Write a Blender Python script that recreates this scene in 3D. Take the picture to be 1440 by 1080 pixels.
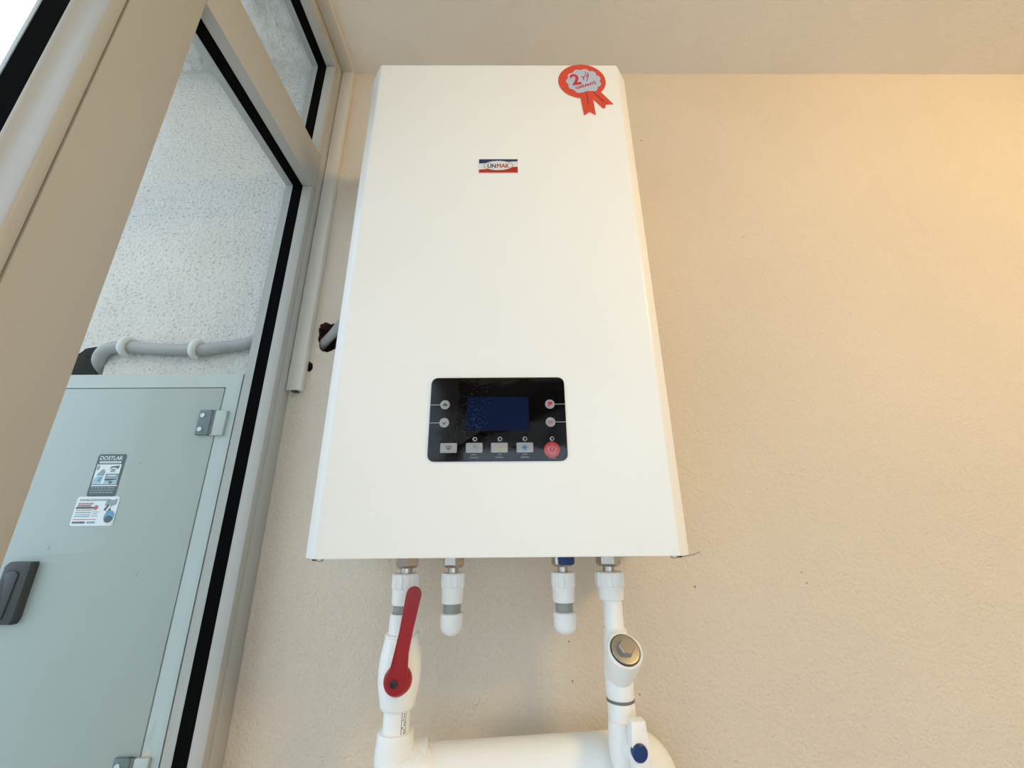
import bpy, bmesh, math, random
from mathutils import Vector, Matrix
random.seed(7)
for o in list(bpy.data.objects): bpy.data.objects.remove(o)
C = bpy.context.scene.collection
SC = bpy.context.scene
PI = math.pi

# ------------------------------------------------------------------ camera
CAMP = Vector((0.0130, -0.4850, 0.0329))
F, PITCH, YAW, ROLL = 578.71, 0.33155, 0.0090053, -0.0085107
fwd = Vector((math.sin(YAW)*math.cos(PITCH), math.cos(YAW)*math.cos(PITCH), math.sin(PITCH)))
rt0 = Vector((math.cos(YAW), -math.sin(YAW), 0)); up0 = rt0.cross(fwd)
rt = rt0*math.cos(ROLL)+up0*math.sin(ROLL); upv = -rt0*math.sin(ROLL)+up0*math.cos(ROLL)
cd = bpy.data.cameras.new('camera'); cam = bpy.data.objects.new('camera', cd); C.objects.link(cam)
m = Matrix.Identity(4)
for i, a in enumerate((rt, upv, -fwd)):
    for j in range(3): m[j][i] = a[j]
m.translation = CAMP; cam.matrix_world = m
cd.sensor_width = 36; cd.lens = F/1440*36; cd.clip_start = .02; cd.clip_end = 500
SC.camera = cam

# ------------------------------------------------------------------ world and lamps
SKY = 1.53
w = bpy.data.worlds.new('sky'); SC.world = w; w.use_nodes = True
bg = w.node_tree.nodes['Background']; bg.inputs[0].default_value = (.76, .85, 1.0, 1); bg.inputs[1].default_value = SKY
def area(name, loc, look, sx, sy, power, col):
    l = bpy.data.lights.new(name, 'AREA'); l.shape = 'RECTANGLE'; l.size = sx; l.size_y = sy; l.energy = power; l.color = col
    o = bpy.data.objects.new(name, l); C.objects.link(o); o.location = loc
    o.rotation_euler = (Vector(look)-Vector(loc)).to_track_quat('-Z', 'Y').to_euler(); return o
area('warm_lamp', (1.32, -.96, 1.01), (.75, .22, .1), .35, .35, 11.2, (1.0, .68, .27))
SC.view_settings.view_transform = 'Standard'; SC.view_settings.look = 'None'
SC.view_settings.gamma = 1; SC.view_settings.exposure = .62
try: SC.view_settings.use_curve_mapping = False
except Exception: pass

# ------------------------------------------------------------------ materials
def mat(name, col, rough=.5, metal=0, bump=None, spec=.5, coat=0, vary=None, specks=None, pits=None):
    M = bpy.data.materials.new(name); M.use_nodes = True; nt = M.node_tree; b = nt.nodes['Principled BSDF']
    b.inputs['Base Color'].default_value = (*col, 1); b.inputs['Roughness'].default_value = rough
    b.inputs['Metallic'].default_value = metal; b.inputs['Specular IOR Level'].default_value = spec
    b.inputs['Coat Weight'].default_value = coat
    tc = nt.nodes.new('ShaderNodeTexCoord')
    def noise(scale, det=3, rough=.5, vec=None):
        n = nt.nodes.new('ShaderNodeTexNoise'); n.inputs['Scale'].default_value = scale
        n.inputs['Detail'].default_value = det; n.inputs['Roughness'].default_value = rough
        nt.links.new(vec or tc.outputs['Object'], n.inputs['Vector']); return n
    src = None
    if vary:                                     # (scale, amount)
        n = noise(vary[0]); mr = nt.nodes.new('ShaderNodeMapRange')
        mr.inputs['From Min'].default_value = .3; mr.inputs['From Max'].default_value = .7
        mr.inputs['To Min'].default_value = 1-vary[1]; mr.inputs['To Max'].default_value = 1.0
        nt.links.new(n.outputs['Fac'], mr.inputs['Value'])
        mx = nt.nodes.new('ShaderNodeVectorMath'); mx.operation = 'SCALE'; mx.inputs[0].default_value = col
        nt.links.new(mr.outputs[0], mx.inputs['Scale']); src = mx.outputs[0]
    if specks:                                   # (scale, threshold, colour)
        v = nt.nodes.new('ShaderNodeTexVoronoi'); v.inputs['Scale'].default_value = specks[0]
        nt.links.new(tc.outputs['Object'], v.inputs['Vector'])
        lt = nt.nodes.new('ShaderNodeMath'); lt.operation = 'LESS_THAN'; lt.inputs[1].default_value = specks[1]
        nt.links.new(v.outputs['Distance'], lt.inputs[0])
        n2 = noise(specks[0]*.35, 1); gt = nt.nodes.new('ShaderNodeMath'); gt.operation = 'GREATER_THAN'; gt.inputs[1].default_value = specks[3]
        nt.links.new(n2.outputs['Fac'], gt.inputs[0])
        mu = nt.nodes.new('ShaderNodeMath'); mu.operation = 'MULTIPLY'; nt.links.new(lt.outputs[0], mu.inputs[0]); nt.links.new(gt.outputs[0], mu.inputs[1])
        mi = nt.nodes.new('ShaderNodeMix'); mi.data_type = 'RGBA'
        nt.links.new(mu.outputs[0], mi.inputs['Factor']); mi.inputs['A'].default_value = (*col, 1)
        if src: nt.links.new(src, mi.inputs['A'])
        mi.inputs['B'].default_value = (*specks[2], 1); src = mi.outputs['Result']
    if pits:                                     # (scale, low, high, darkening)
        n = noise(pits[0], 3, .7); mr = nt.nodes.new('ShaderNodeMapRange')
        mr.inputs['From Min'].default_value = pits[1]; mr.inputs['From Max'].default_value = pits[2]
        mr.inputs['To Min'].default_value = 1; mr.inputs['To Max'].default_value = pits[3]
        nt.links.new(n.outputs['Fac'], mr.inputs['Value'])
        mx = nt.nodes.new('ShaderNodeVectorMath'); mx.operation = 'SCALE'; nt.links.new(src, mx.inputs[0])
        nt.links.new(mr.outputs[0], mx.inputs['Scale']); src = mx.outputs[0]
    if src: nt.links.new(src, b.inputs['Base Color'])
    if bump:                                     # list of (kind, scale, distance)
        last = None
        for kind, sc, dist in bump:
            if kind == 'v':
                t = nt.nodes.new('ShaderNodeTexVoronoi'); t.feature = 'SMOOTH_F1'; t.inputs['Scale'].default_value = sc
                nt.links.new(tc.outputs['Object'], t.inputs['Vector']); out = t.outputs['Distance']
            else:
                t = noise(sc, 4, .6); out = t.outputs['Fac']
            bn = nt.nodes.new('ShaderNodeBump'); bn.inputs['Distance'].default_value = dist; bn.inputs['Strength'].default_value = 1
            nt.links.new(out, bn.inputs['Height'])
            if last: nt.links.new(last, bn.inputs['Normal'])
            last = bn.outputs['Normal']
        nt.links.new(last, b.inputs['Normal'])
    return M
M = {}
M['wall'] = mat('wall_plaster', (.735, .635, .515), .75, bump=[('n', 30, .003), ('n', 190, .0026)], spec=.25, vary=(3, .05), specks=(24, .032, (.34, .27, .20), .62))
M['ceil'] = mat('ceiling_plaster', (.85, .795, .71), .85, bump=[('n', 60, .002), ('n', 300, .0008)], spec=.2, vary=(4, .05))
M['stucco'] = mat('exterior_stucco', (.80, .775, .73), .9, bump=[('n', 9, .006), ('n', 150, .0065)], spec=.1, vary=(5, .12), pits=(190, .56, .68, .55))
M['soffit'] = mat('rough_soffit', (.88, .85, .80), .9, bump=[('n', 14, .02), ('n', 60, .006)], spec=.1, vary=(18, .35))
M['ground'] = mat('terrace', (.55, .55, .53), .9, vary=(3, .1))
M['rear'] = mat('rear_wall_darkened', (.10, .075, .055), .6, vary=(5, .2))  # unseen rear wall, coloured dark so the control panel reflects black above
M['floor'] = mat('floor_tile', (.62, .56, .48), .4, vary=(4, .1))
M['frame'] = mat('window_paint', (.44, .43, .395), .42, spec=.4, vary=(6, .03))
M['bead'] = mat('window_paint_daylit', (.44, .455, .435), .38, spec=.45)  # window paint again, with the cool daylight tint put into its colour
M['spacer'] = mat('black_rubber', (.004, .004, .004), .9, spec=.02)
M['white'] = mat('powder_white', (.94, .93, .885), .33, spec=.4, vary=(3, .02))
M['ppr'] = mat('white_plastic', (.90, .90, .87), .32, spec=.5)
M['pprgrey'] = mat('grey_plastic', (.30, .30, .27), .45)
M['ring'] = mat('grey_ring', (.16, .16, .15), .5)
M['chrome'] = mat('nickel', (.48, .44, .40), .24, 1)
M['chrome2'] = mat('brushed_nickel', (.42, .39, .35), .34, 1)
M['red'] = mat('red_enamel', (.33, .003, .006), .38)
M['blue'] = mat('blue_plastic', (.002, .030, .14), .4)
M['black'] = mat('black_plastic', (.012, .012, .014), .45)
M['panel'] = mat('glossy_black_panel', (.002, .002, .003), .10, spec=.12)
M['screen'] = mat('lcd_blue', (.004, .013, .050), .12, spec=.2)
M['film'] = None
M['btn'] = mat('button_grey', (.42, .43, .44), .45)
M['btn_dark'] = mat('print_dark', (.05, .05, .05), .5)
M['btn_line'] = mat('print_white', (.42, .42, .42), .5)
M['btn_ring'] = mat('print_pale', (.40, .43, .43), .5)
M['yellow'] = mat('print_yellow', (.50, .42, .12), .5)
M['sky'] = mat('print_blue', (.03, .22, .45), .5)
M['btn_red'] = mat('button_red', (.55, .03, .03), .4)
M['pink'] = mat('print_pink', (.50, .16, .18), .5)
M['navy'] = mat('print_navy', (.012, .022, .12), .35)
M['pr_red'] = mat('print_red', (.50, .015, .012), .35)
M['pr_white'] = mat('sticker_white', (.78, .76, .72), .4)
M['gold'] = mat('print_grey', (.20, .19, .16), .4)
M['st_red'] = mat('sticker_red', (.70, .060, .022), .45)
M['st_silver'] = mat('sticker_silver', (.48, .54, .64), .35)
M['st_ink'] = mat('sticker_ink', (.60, .03, .05), .45)
M['st_purple'] = mat('sticker_violet', (.12, .015, .06), .5)
M['cab'] = mat('cabinet_door_paint', (.345, .405, .385), .4, spec=.4, vary=(4, .04))
M['cabf'] = mat('cabinet_frame_paint', (.45, .50, .48), .45, vary=(14, .06))
M['peel'] = mat('peeled_paint', (.40, .46, .45), .6)
M['peel2'] = mat('peeled_primer', (.55, .50, .42), .6)
M['hinge'] = mat('dark_hinge', (.10, .14, .14), .45, .3, bump=[('n', 300, .001)])
M['screw'] = mat('screw_head', (.55, .62, .62), .4, .4)
M['latch'] = mat('latch_plastic', (.017, .024, .030), .42)
M['conduit'] = mat('grey_conduit', (.34, .35, .34), .5)
M['clip'] = mat('clip_plastic', (.66, .70, .71), .5)
M['hole'] = mat('dark_cavity', (.045, .048, .05), .95, bump=[('n', 80, .006)])
M['brick'] = mat('broken_brick', (.16, .055, .045), .95, bump=[('n', 90, .006)], vary=(60, .5))
M['strip'] = mat('cable_cover', (.66, .62, .55), .5)
M['lbl_dark'] = mat('label_dark', (.045, .075, .085), .5)
M['lbl_white'] = mat('label_white', (.70, .76, .77), .5)
M['lbl_mid'] = mat('label_mid', (.22, .30, .33), .5)
M['lbl_blue'] = mat('label_blue', (.10, .30, .46), .5)
M['lbl_red'] = mat('label_red', (.45, .12, .14), .5)
M['lbl_cyan'] = mat('label_cyan', (.30, .50, .58), .5)
M['lbl_yel'] = mat('label_yellow', (.60, .60, .38), .5)
def glassmat(name, tint, r, ior=1.45, bump=None, base=0.0):
    G = bpy.data.materials.new(name); G.use_nodes = True; nt = G.node_tree; nt.nodes.remove(nt.nodes['Principled BSDF'])
    out = nt.nodes['Material Output']; tr = nt.nodes.new('ShaderNodeBsdfTransparent'); tr.inputs[0].default_value = (*tint, 1)
    gl = nt.nodes.new('ShaderNodeBsdfGlossy'); gl.inputs['Roughness'].default_value = r
    fr = nt.nodes.new('ShaderNodeFresnel'); ge = nt.nodes.new('ShaderNodeNewGeometry')      # same reflectance entering and leaving a thin sheet
    mi = nt.nodes.new('ShaderNodeMapRange'); mi.inputs['To Min'].default_value = ior; mi.inputs['To Max'].default_value = 1/ior
    nt.links.new(ge.outputs['Backfacing'], mi.inputs['Value']); nt.links.new(mi.outputs[0], fr.inputs['IOR'])
    ad = nt.nodes.new('ShaderNodeMath'); ad.operation = 'ADD'; ad.inputs[1].default_value = base; ad.use_clamp = True
    nt.links.new(fr.outputs[0], ad.inputs[0])
    mx = nt.nodes.new('ShaderNodeMixShader'); nt.links.new(ad.outputs[0], mx.inputs[0])
    nt.links.new(tr.outputs[0], mx.inputs[1]); nt.links.new(gl.outputs[0], mx.inputs[2]); nt.links.new(mx.outputs[0], out.inputs[0])
    if bump:
        tc = nt.nodes.new('ShaderNodeTexCoord'); last = None
        for sc, d in bump:
            n = nt.nodes.new('ShaderNodeTexNoise'); n.inputs['Scale'].default_value = sc; n.inputs['Detail'].default_value = 2
            nt.links.new(tc.outputs['Object'], n.inputs['Vector'])
            b = nt.nodes.new('ShaderNodeBump'); b.inputs['Distance'].default_value = d; nt.links.new(n.outputs['Fac'], b.inputs['Height'])
            if last: nt.links.new(last, b.inputs['Normal'])
            last = b.outputs[0]
        nt.links.new(last, gl.inputs['Normal']); nt.links.new(last, fr.inputs['Normal'])
    return G
M['glass'] = glassmat('window_glass', (.95, .98, .97), .0, 1.35)
M['film'] = glassmat('protective_film', (.97, .97, .97), 0.02, 1.36, bump=[(24, .0003), (300, .00003)])

# ------------------------------------------------------------------ helpers
def wloc(o):
    v = Vector((0, 0, 0))
    while o: v = v+o.location; o = o.parent
    return v
def obj(name, bm, m, parent=None, smooth=True, ang=35, kind=None, label=None):
    """link a bmesh (world coordinates) as one mesh object"""
    me = bpy.data.meshes.new(name)
    off = wloc(parent) if parent else Vector((0, 0, 0))
    if parent: bmesh.ops.translate(bm, verts=bm.verts, vec=-off)
    bm.normal_update(); bm.to_mesh(me); bm.free()
    for mm in (m if isinstance(m, (list, tuple)) else [m]): me.materials.append(M[mm] if isinstance(mm, str) else mm)
    if smooth:
        for p in me.polygons: p.use_smooth = True
        me.set_sharp_from_angle(angle=math.radians(ang))
    o = bpy.data.objects.new(name, me); C.objects.link(o)
    if parent: o.parent = parent
    if kind: o['kind'] = kind
    if label: o['label'] = label
    return o
def thing(name, label, cat, loc=(0, 0, 0), group=None, kind=None):
    o = bpy.data.objects.new(name, None); o.empty_display_size = .02; C.objects.link(o); o.location = loc
    if label: o['label'] = label
    if cat: o['category'] = cat
    if group: o['group'] = group
    if kind: o['kind'] = kind
    return o
def box(bm, x0, x1, y0, y1, z0, z1, bev=0, seg=2):
    r = bmesh.ops.create_cube(bm, size=1); vs = r['verts']
    for v in vs:
        v.co = Vector(((x0+x1)/2+v.co.x*(x1-x0), (y0+y1)/2+v.co.y*(y1-y0), (z0+z1)/2+v.co.z*(z1-z0)))
    if bev:
        es = list({e for v in vs for e in v.link_edges})
        bmesh.ops.bevel(bm, geom=es, offset=bev, segments=seg, profile=.5, affect='EDGES')
    return bm
def bx(*a, bev=0): return box(bmesh.new(), *a, bev=bev)
def lathe(bm, prof, org, axis=(0, 0, 1), n=40, cap=True, mi=0):
    """prof: (radius, distance along axis)"""
    ax = Vector(axis).normalized(); u = ax.orthogonal().normalized(); v = ax.cross(u); o = Vector(org); rings = []
    for r, t in prof:
        if r < 1e-6: rings.append([bm.verts.new(o+ax*t)])
        else: rings.append([bm.verts.new(o+ax*t+(u*math.cos(2*PI*i/n)+v*math.sin(2*PI*i/n))*r) for i in range(n)])
    for a, b in zip(rings, rings[1:]):
        for i in range(n):
            j = (i+1) % n
            q = [a[i % len(a)], a[j % len(a)], b[j % len(b)], b[i % len(b)]]
            q = [x for k, x in enumerate(q) if x not in q[:k]]
            if len(q) > 2:
                f = bm.faces.new(q); f.material_index = mi
    if cap:
        if len(rings[0]) > 1: bm.faces.new(rings[0][::-1]).material_index = mi
        if len(rings[-1]) > 1: bm.faces.new(rings[-1]).material_index = mi
    bmesh.ops.recalc_face_normals(bm, faces=bm.faces)
    return bm
def spline(pts, k=10):
    P = [Vector(p) for p in pts]; P = [P[0]*2-P[1]]+P+[P[-1]*2-P[-2]]; out = []
    for i in range(1, len(P)-2):
        a, b, c, d = P[i-1:i+3]
        for s in range(k):
            t = s/k; out.append(.5*((2*b)+(c-a)*t+(2*a-5*b+4*c-d)*t*t+(3*b-a-3*c+d)*t**3))
    out.append(P[-2]); return out
def sweep(bm, pts, rad, n=24, cap=True):
    """tube along pts; rad a number or list"""
    R = rad if isinstance(rad, (list, tuple)) else [rad]*len(pts)
    pts = [Vector(p) for p in pts]; nrm = None; rings = []
    for i, p in enumerate(pts):
        t = (pts[min(i+1, len(pts)-1)]-pts[max(i-1, 0)]).normalized()
        nrm = (t.orthogonal() if nrm is None else nrm-t*nrm.dot(t)).normalized(); b = t.cross(nrm)
        rings.append([bm.verts.new(p+(nrm*math.cos(2*PI*k/n)+b*math.sin(2*PI*k/n))*R[i]) for k in range(n)])
    for a, b in zip(rings, rings[1:]):
        for k in range(n): bm.faces.new((a[k], a[(k+1) % n], b[(k+1) % n], b[k]))
    if cap: bm.faces.new(rings[0][::-1]); bm.faces.new(rings[-1])
    bmesh.ops.recalc_face_normals(bm, faces=bm.faces)
    return bm
def arc(c, u, v, r, a0, a1, k=10):
    c, u, v = Vector(c), Vector(u), Vector(v)
    return [c+(u*math.cos(a0+(a1-a0)*i/k)+v*math.sin(a0+(a1-a0)*i/k))*r for i in range(k+1)]
def prism(bm, outline, org, u, v, depth, bev=0, mi=0):
    """outline in (u,v), extruded by depth against u x v's direction (front face at org)"""
    u, v, org = Vector(u), Vector(v), Vector(org); n = u.cross(v).normalized()
    a = [bm.verts.new(org+u*x+v*y) for x, y in outline]; b = [bm.verts.new(p.co-n*depth) for p in a]
    fs = [bm.faces.new(a), bm.faces.new(b[::-1])]
    for i in range(len(a)):
        j = (i+1) % len(a); fs.append(bm.faces.new((a[j], a[i], b[i], b[j])))
    for f in fs: f.material_index = mi
    if bev:
        bmesh.ops.bevel(bm, geom=list(fs[0].edges), offset=bev, segments=2, profile=.5, affect='EDGES')
    return bm
def rrect(cx, cy, w_, h_, r, k=6):
    o = []
    for sx, sy, a in ((1, -1, -PI/2), (1, 1, 0), (-1, 1, PI/2), (-1, -1, PI)):
        for i in range(k+1):
            t = a+PI/2*i/k; o.append((cx+sx*(w_/2-r)+r*math.cos(t), cy+sy*(h_/2-r)+r*math.sin(t)))
    return o
def ell(cx, cy, rx, ry=None, n=32, a0=0, a1=2*PI):
    ry = ry or rx; full = abs(a1-a0-2*PI) < 1e-6
    return [(cx+rx*math.cos(a0+(a1-a0)*i/(n if full else n-1)), cy+ry*math.sin(a0+(a1-a0)*i/(n if full else n-1))) for i in range(n)]
def P(x, y, Y):
    """point of the wall-parallel plane at depth Y seen at a photograph position"""
    d = fwd+rt*((x-720)/F)-upv*((y-540)/F); t = (Y-CAMP.y)/d.y; p = CAMP+d*t
    return (p.x, p.z)
_tx = {}
def glyphs(s, bold=0.0):
    if (s, bold) in _tx: return _tx[(s, bold)]
    cu = bpy.data.curves.new('t', 'FONT'); cu.body = s; cu.offset = bold; cu.resolution_u = 3
    o = bpy.data.objects.new('t', cu); C.objects.link(o); bpy.context.view_layer.update()
    dg = bpy.context.evaluated_depsgraph_get(); me = bpy.data.meshes.new_from_object(o.evaluated_get(dg))
    vs = [(v.co.x, v.co.y) for v in me.vertices]; fs = [tuple(p.vertices) for p in me.polygons]
    bpy.data.objects.remove(o); bpy.data.curves.remove(cu); bpy.data.meshes.remove(me)
    x0 = min(a for a, b in vs); x1 = max(a for a, b in vs); y0 = min(b for a, b in vs); y1 = max(b for a, b in vs)
    r = ([((a-x0)/(x1-x0)-.5, (b-y0)/(y1-y0)-.5) for a, b in vs], fs); _tx[(s, bold)] = r; return r
class Decal:
    """flat printed pieces stacked on a plane"""
    def __init__(s, org, u=(1, 0, 0), v=(0, 0, 1)):
        s.o, s.u, s.v = Vector(org), Vector(u), Vector(v); s.n = s.u.cross(s.v).normalized(); s.bm = bmesh.new(); s.m = []
    def mi(s, m):
        if m not in s.m: s.m.append(m)
        return s.m.index(m)
    def at(s, x, y, L): return s.o+s.u*x+s.v*y+s.n*(.00012*L)
    def poly(s, pts, m, L=1):
        f = s.bm.faces.new([s.bm.verts.new(s.at(x, y, L)) for x, y in pts]); f.material_index = s.mi(m); f.normal_update()
        if f.normal.dot(s.n) < 0: f.normal_flip()
    def rect(s, x0, x1, y0, y1, m, L=1): s.poly([(x0, y0), (x1, y0), (x1, y1), (x0, y1)], m, L)
    def ring(s, cx, cy, r0, r1, m, L=1, n=28, a0=0, a1=2*PI):
        for i in range(n):
            a, b = a0+(a1-a0)*i/n, a0+(a1-a0)*(i+1)/n
            s.poly([(cx+r*math.cos(t), cy+r*math.sin(t)) for r, t in ((r0, a), (r1, a), (r1, b), (r0, b))], m, L)
    def line(s, x0, y0, x1, y1, w_, m, L=1):
        d = Vector((x1-x0, y1-y0)).normalized(); nx, ny = -d.y*w_/2, d.x*w_/2
        s.poly([(x0+nx, y0+ny), (x1+nx, y1+ny), (x1-nx, y1-ny), (x0-nx, y0-ny)], m, L)
    def text(s, t, cx, cy, w_, h_, m, L=2, rot=0, bold=0.0, shear=0):
        vs, fs = glyphs(t, bold); c, d = math.cos(rot), math.sin(rot); vv = []
        for a, b in vs:
            x, y = a*w_+shear*b*h_, b*h_; vv.append(s.bm.verts.new(s.at(cx+x*c-y*d, cy+x*d+y*c, L)))
        k = s.mi(m)
        for f in fs:
            try: q = s.bm.faces.new([vv[i] for i in f]); q.material_index = k
            except ValueError: pass
    def build(s, name, parent, label=None):
        return obj(name, s.bm, s.m, parent, smooth=False, label=label)

# ------------------------------------------------------------------ setting
XW, YB, ZC, ZF = -.38, .22, 1.078, -1.35      # window plane, back wall, ceiling, floor
XR, YN = 1.95, -2.5
def holed(name, outer, holes, Y, m, depth=.07, jag=.0015, lining='hole'):
    """a wall facing -Y with real holes; outline and holes in (x,z)"""
    bm = bmesh.new(); es = []
    loops = []
    for L in [outer]+holes:
        vs = [bm.verts.new((x, Y, z)) for x, z in L]; loops.append(vs)
        es += [bm.edges.new((vs[i], vs[(i+1) % len(vs)])) for i in range(len(vs))]
    bmesh.ops.triangle_fill(bm, use_beauty=True, use_dissolve=False, edges=es, normal=(0, -1, 0))
    for f in bm.faces:
        f.normal_update()
        if f.normal.y > 0: f.normal_flip()
    w_ = obj(name, bm, m, smooth=False, kind='structure')
    for L in holes:
        b = bmesh.new(); cx = sum(p[0] for p in L)/len(L); cz = sum(p[1] for p in L)/len(L)
        rg = [[b.verts.new((cx+(x-cx)*s+random.uniform(-jag, jag)*(k > 0), Y+t, cz+(z-cz)*s+random.uniform(-jag, jag)*(k > 0))) for x, z in L]
              for k, (s, t) in enumerate(((1, 0), (.97, .01), (1.0, .03), (.95, depth)))]
        for p, q in zip(rg, rg[1:]):
            for i in range(len(L)): b.faces.new((p[i], p[(i+1) % len(L)], q[(i+1) % len(L)], q[i]))
        b.faces.new(rg[-1]); bmesh.ops.recalc_face_normals(b, faces=b.faces)
        obj('hole_lining', b, lining, w_, smooth=False)
    return w_
def jagged(pts, n=3, amp=.0012):
    o = []
    for i, p in enumerate(pts):
        q = pts[(i+1) % len(pts)]
        for k in range(n):
            t = k/n; o.append((p[0]+(q[0]-p[0])*t+random.uniform(-amp, amp), p[1]+(q[1]-p[1])*t+random.uniform(-amp, amp)))
    return o
holeA = jagged([P(*p, YB) for p in ((446, 474), (447, 461), (452, 456), (459, 453), (466, 456), (474, 455), (486, 457), (490, 475), (484, 492), (470, 493), (458, 497), (450, 494), (447, 487))])
holeB = jagged([P(*p, YB) for p in ((430, 512), (436, 508), (440, 512), (440, 518), (436, 523), (430, 522))], 2, .0006)
holed('wall_back', [(XW-.02, ZF), (XR, ZF), (XR, ZC), (XW-.02, ZC)], [holeA, holeB], YB, 'wall', .07, .0015, 'brick')
# crumbled plaster lip round the cable hole
bm = bmesh.new(); sweep(bm, [Vector((x, YB+.001, z)) for x, z in holeA[20:]+holeA[:6]], [.0018+random.uniform(-.0008, .0012) for _ in range(len(holeA)-20+6)], 6)
obj('crumbled_plaster', bm, 'wall', bpy.data.objects['wall_back'], smooth=False)
holeC = jagged([P(*p, YB) for p in ((88, 535), (92, 520), (104, 506), (112, 497), (124, 489), (134, 487), (150, 490), (153, 500), (149, 508), (148, 516), (140, 535))], 3, .002)
holed('wall_outside', [(-1.3, ZF), (XW-.02, ZF), (XW-.02, ZC+.02), (-1.3, ZC+.02)], [holeC], YB, 'stucco', .08, .003, 'hole')
obj('ceiling', bx(XW, XR, YN, YB+.1, ZC, ZC+.15), 'ceil', smooth=False, kind='structure')
obj('ceiling_outside', bx(-.93, XW, YN, YB+.1, ZC, ZC+.15), 'soffit', smooth=False, kind='structure')
obj('floor', bx(XW, XR, YN, YB, ZF-.1, ZF), 'floor', smooth=False, kind='structure')
obj('ground', bx(-40, XW, -40, YB, ZF-.1, ZF-.01), 'ground', smooth=False, kind='structure')
obj('wall_right', bx(XR, XR+.1, YN, YB, ZF, ZC), 'wall', smooth=False, kind='structure')
obj('wall_left', bx(XW-.08, XW, YN, -2.32, ZF, ZC), 'wall', smooth=False, kind='structure')
# rear wall with the window that mirrors in the boiler's panel
bm = bmesh.new(); RW = (-.36, 1.85, -1.1, .59)
box(bm, XW, RW[0], YN-.12, YN, ZF, ZC); box(bm, RW[1], XR, YN-.12, YN, ZF, ZC)
box(bm, RW[0], RW[1], YN-.12, YN, ZF, RW[2]); box(bm, RW[0], RW[1], YN-.12, YN, RW[3], ZC)
obj('wall_rear', bm, 'rear', smooth=False, kind='structure')
w2 = thing('window_2', None, None, ((RW[0]+RW[1])/2, YN, RW[2]), kind='structure')
for a in ((RW[0], RW[0]+.05, RW[2], RW[3]), (RW[1]-.05, RW[1], RW[2], RW[3]), (.75, .80, RW[2], RW[3]), (RW[0], RW[1], RW[2], RW[2]+.05), (RW[0], RW[1], RW[3]-.015, RW[3])):
    obj('frame_bar', bx(a[0], a[1], YN-.08, YN-.02, a[2], a[3], bev=.003), 'frame', w2)
obj('glass_pane', bx(RW[0]+.02, RW[1]-.02, YN-.052, YN-.048, RW[2]+.02, RW[3]-.02), 'glass', w2, smooth=False)

# ------------------------------------------------------------------ the glazed partition on the left
w1 = thing('window_1', None, None, (XW-.03, .0, ZF), kind='structure')
XO = -.433
ST, MR, ML, LB = .171, -.135, -.2066, -.2205         # reveal, mullion right, mullion left, left bead edge
ZT0, ZT1, ZH = .684, .771, 1.030
BW = .015
def fr(name, y0, y1, z0, z1, stops=()):
    bm = bx(XO, XW, y0, y1, z0, z1, bev=.0012)
    for s in stops: box(bm, XO, -.4185, *s)
    return obj(name, bm, 'frame', w1)
fr('frame_stile', ST+BW, YB-.001, ZF, ZC, [(ST, ST+BW, ZF+.1, ZT0), (ST, ST+BW, ZT1, ZH)])
fr('mullion', ML, MR, ZF, ZC)
fr('transom', MR+.0003, ST+BW-.0003, ZT0, ZT1)
fr('head_rail', MR+.0003, ST+BW-.0003, ZH, ZC)
fr('bottom_rail', MR+.0003, ST+BW-.0003, ZF, ZF+.1)
def bead(y0, y1, z0, z1, x0=-.3995, r=.0015):
    obj('glazing_bead', bx(x0, XW+.0001, y0, y1, z0, z1, bev=r), 'frame', w1)
def light(y0, y1, z0, z1, xg=-.4, xs=-.4175):
    """beads, black spacer and two panes of one glazed light"""
    bead(y1, y1+BW-.0002, z0+.0005, z1-.0008)
    bm = bmesh.new()
    for a in ((y0, y0+.0004, z0, z1), (y1-.0004, y1+.006, z0, z1), (y0, y1, z1-.0004, z1), (y0, y1, z0, z0+.0004)):
        box(bm, xs-.001, xg+.0005, *a)
    obj('spacer', bm, 'spacer', w1, smooth=False)
    obj('glass_pane', bx(xs-.0035, xs-.0015, y0+.0001, y1-.0001, z0+.0001, z1-.0001), 'glass', w1, smooth=False)
light(MR, ST, ZF+.1, ZT0)
light(MR, ST, ZT1, ZH)
# left light (deeper rounded bead), seen at a grazing angle
def prof_z(name, prof, z0, z1, m, smooth=True, ang=60):
    bm = bmesh.new(); a = [bm.verts.new((x, y, z0)) for x, y in prof]; b = [bm.verts.new((x, y, z1)) for x, y in prof]
    bm.faces.new(a); bm.faces.new(b)
    for i in range(len(prof)):
        j = (i+1) % len(prof); bm.faces.new((a[i], a[j], b[j], b[i]))
    bmesh.ops.recalc_face_normals(bm, faces=bm.faces)
    return obj(name, bm, m, w1, ang=ang)
pr = [(-.382, ML-.0008)]+[(-.382+.0032*math.sin(t), ML-.0012-.006*(1-math.cos(t))) for t in [PI/2*i/5 for i in range(6)]]
pr += [(-.3788, LB+.003), (-.3798, LB+.0008), (-.3815, LB), (-.390, LB), (-.397, LB-.0004), (-.401, LB-.0010), (-.4045, LB-.0022), (-.407, LB-.0036), (-.4085, LB-.0046), (-.4112, LB-.0047), (-.4115, ML-.0008)]
prof_z('glazing_bead', pr, ZF+.1, .90, 'frame')
bm = bmesh.new(); box(bm, -.4445, -.4116, LB-.001, ML+.004, ZF+.1, .9); obj('spacer', bm, 'spacer', w1, smooth=False)
obj('sash_stile', bx(-.4515, -.4477, LB, ML+.004, ZF+.1, .9), 'bead', w1)
obj('frame_stile', bx(XO, XW, -2.32, -2.25, ZF, ZC, bev=.001), 'frame', w1)
obj('head_rail', bx(-.445, XW, -2.25, ML, .9, ZC, bev=.001), 'frame', w1)
obj('bottom_rail', bx(-.445, XW, -2.25, ML, ZF, ZF+.1, bev=.001), 'frame', w1)
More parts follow.
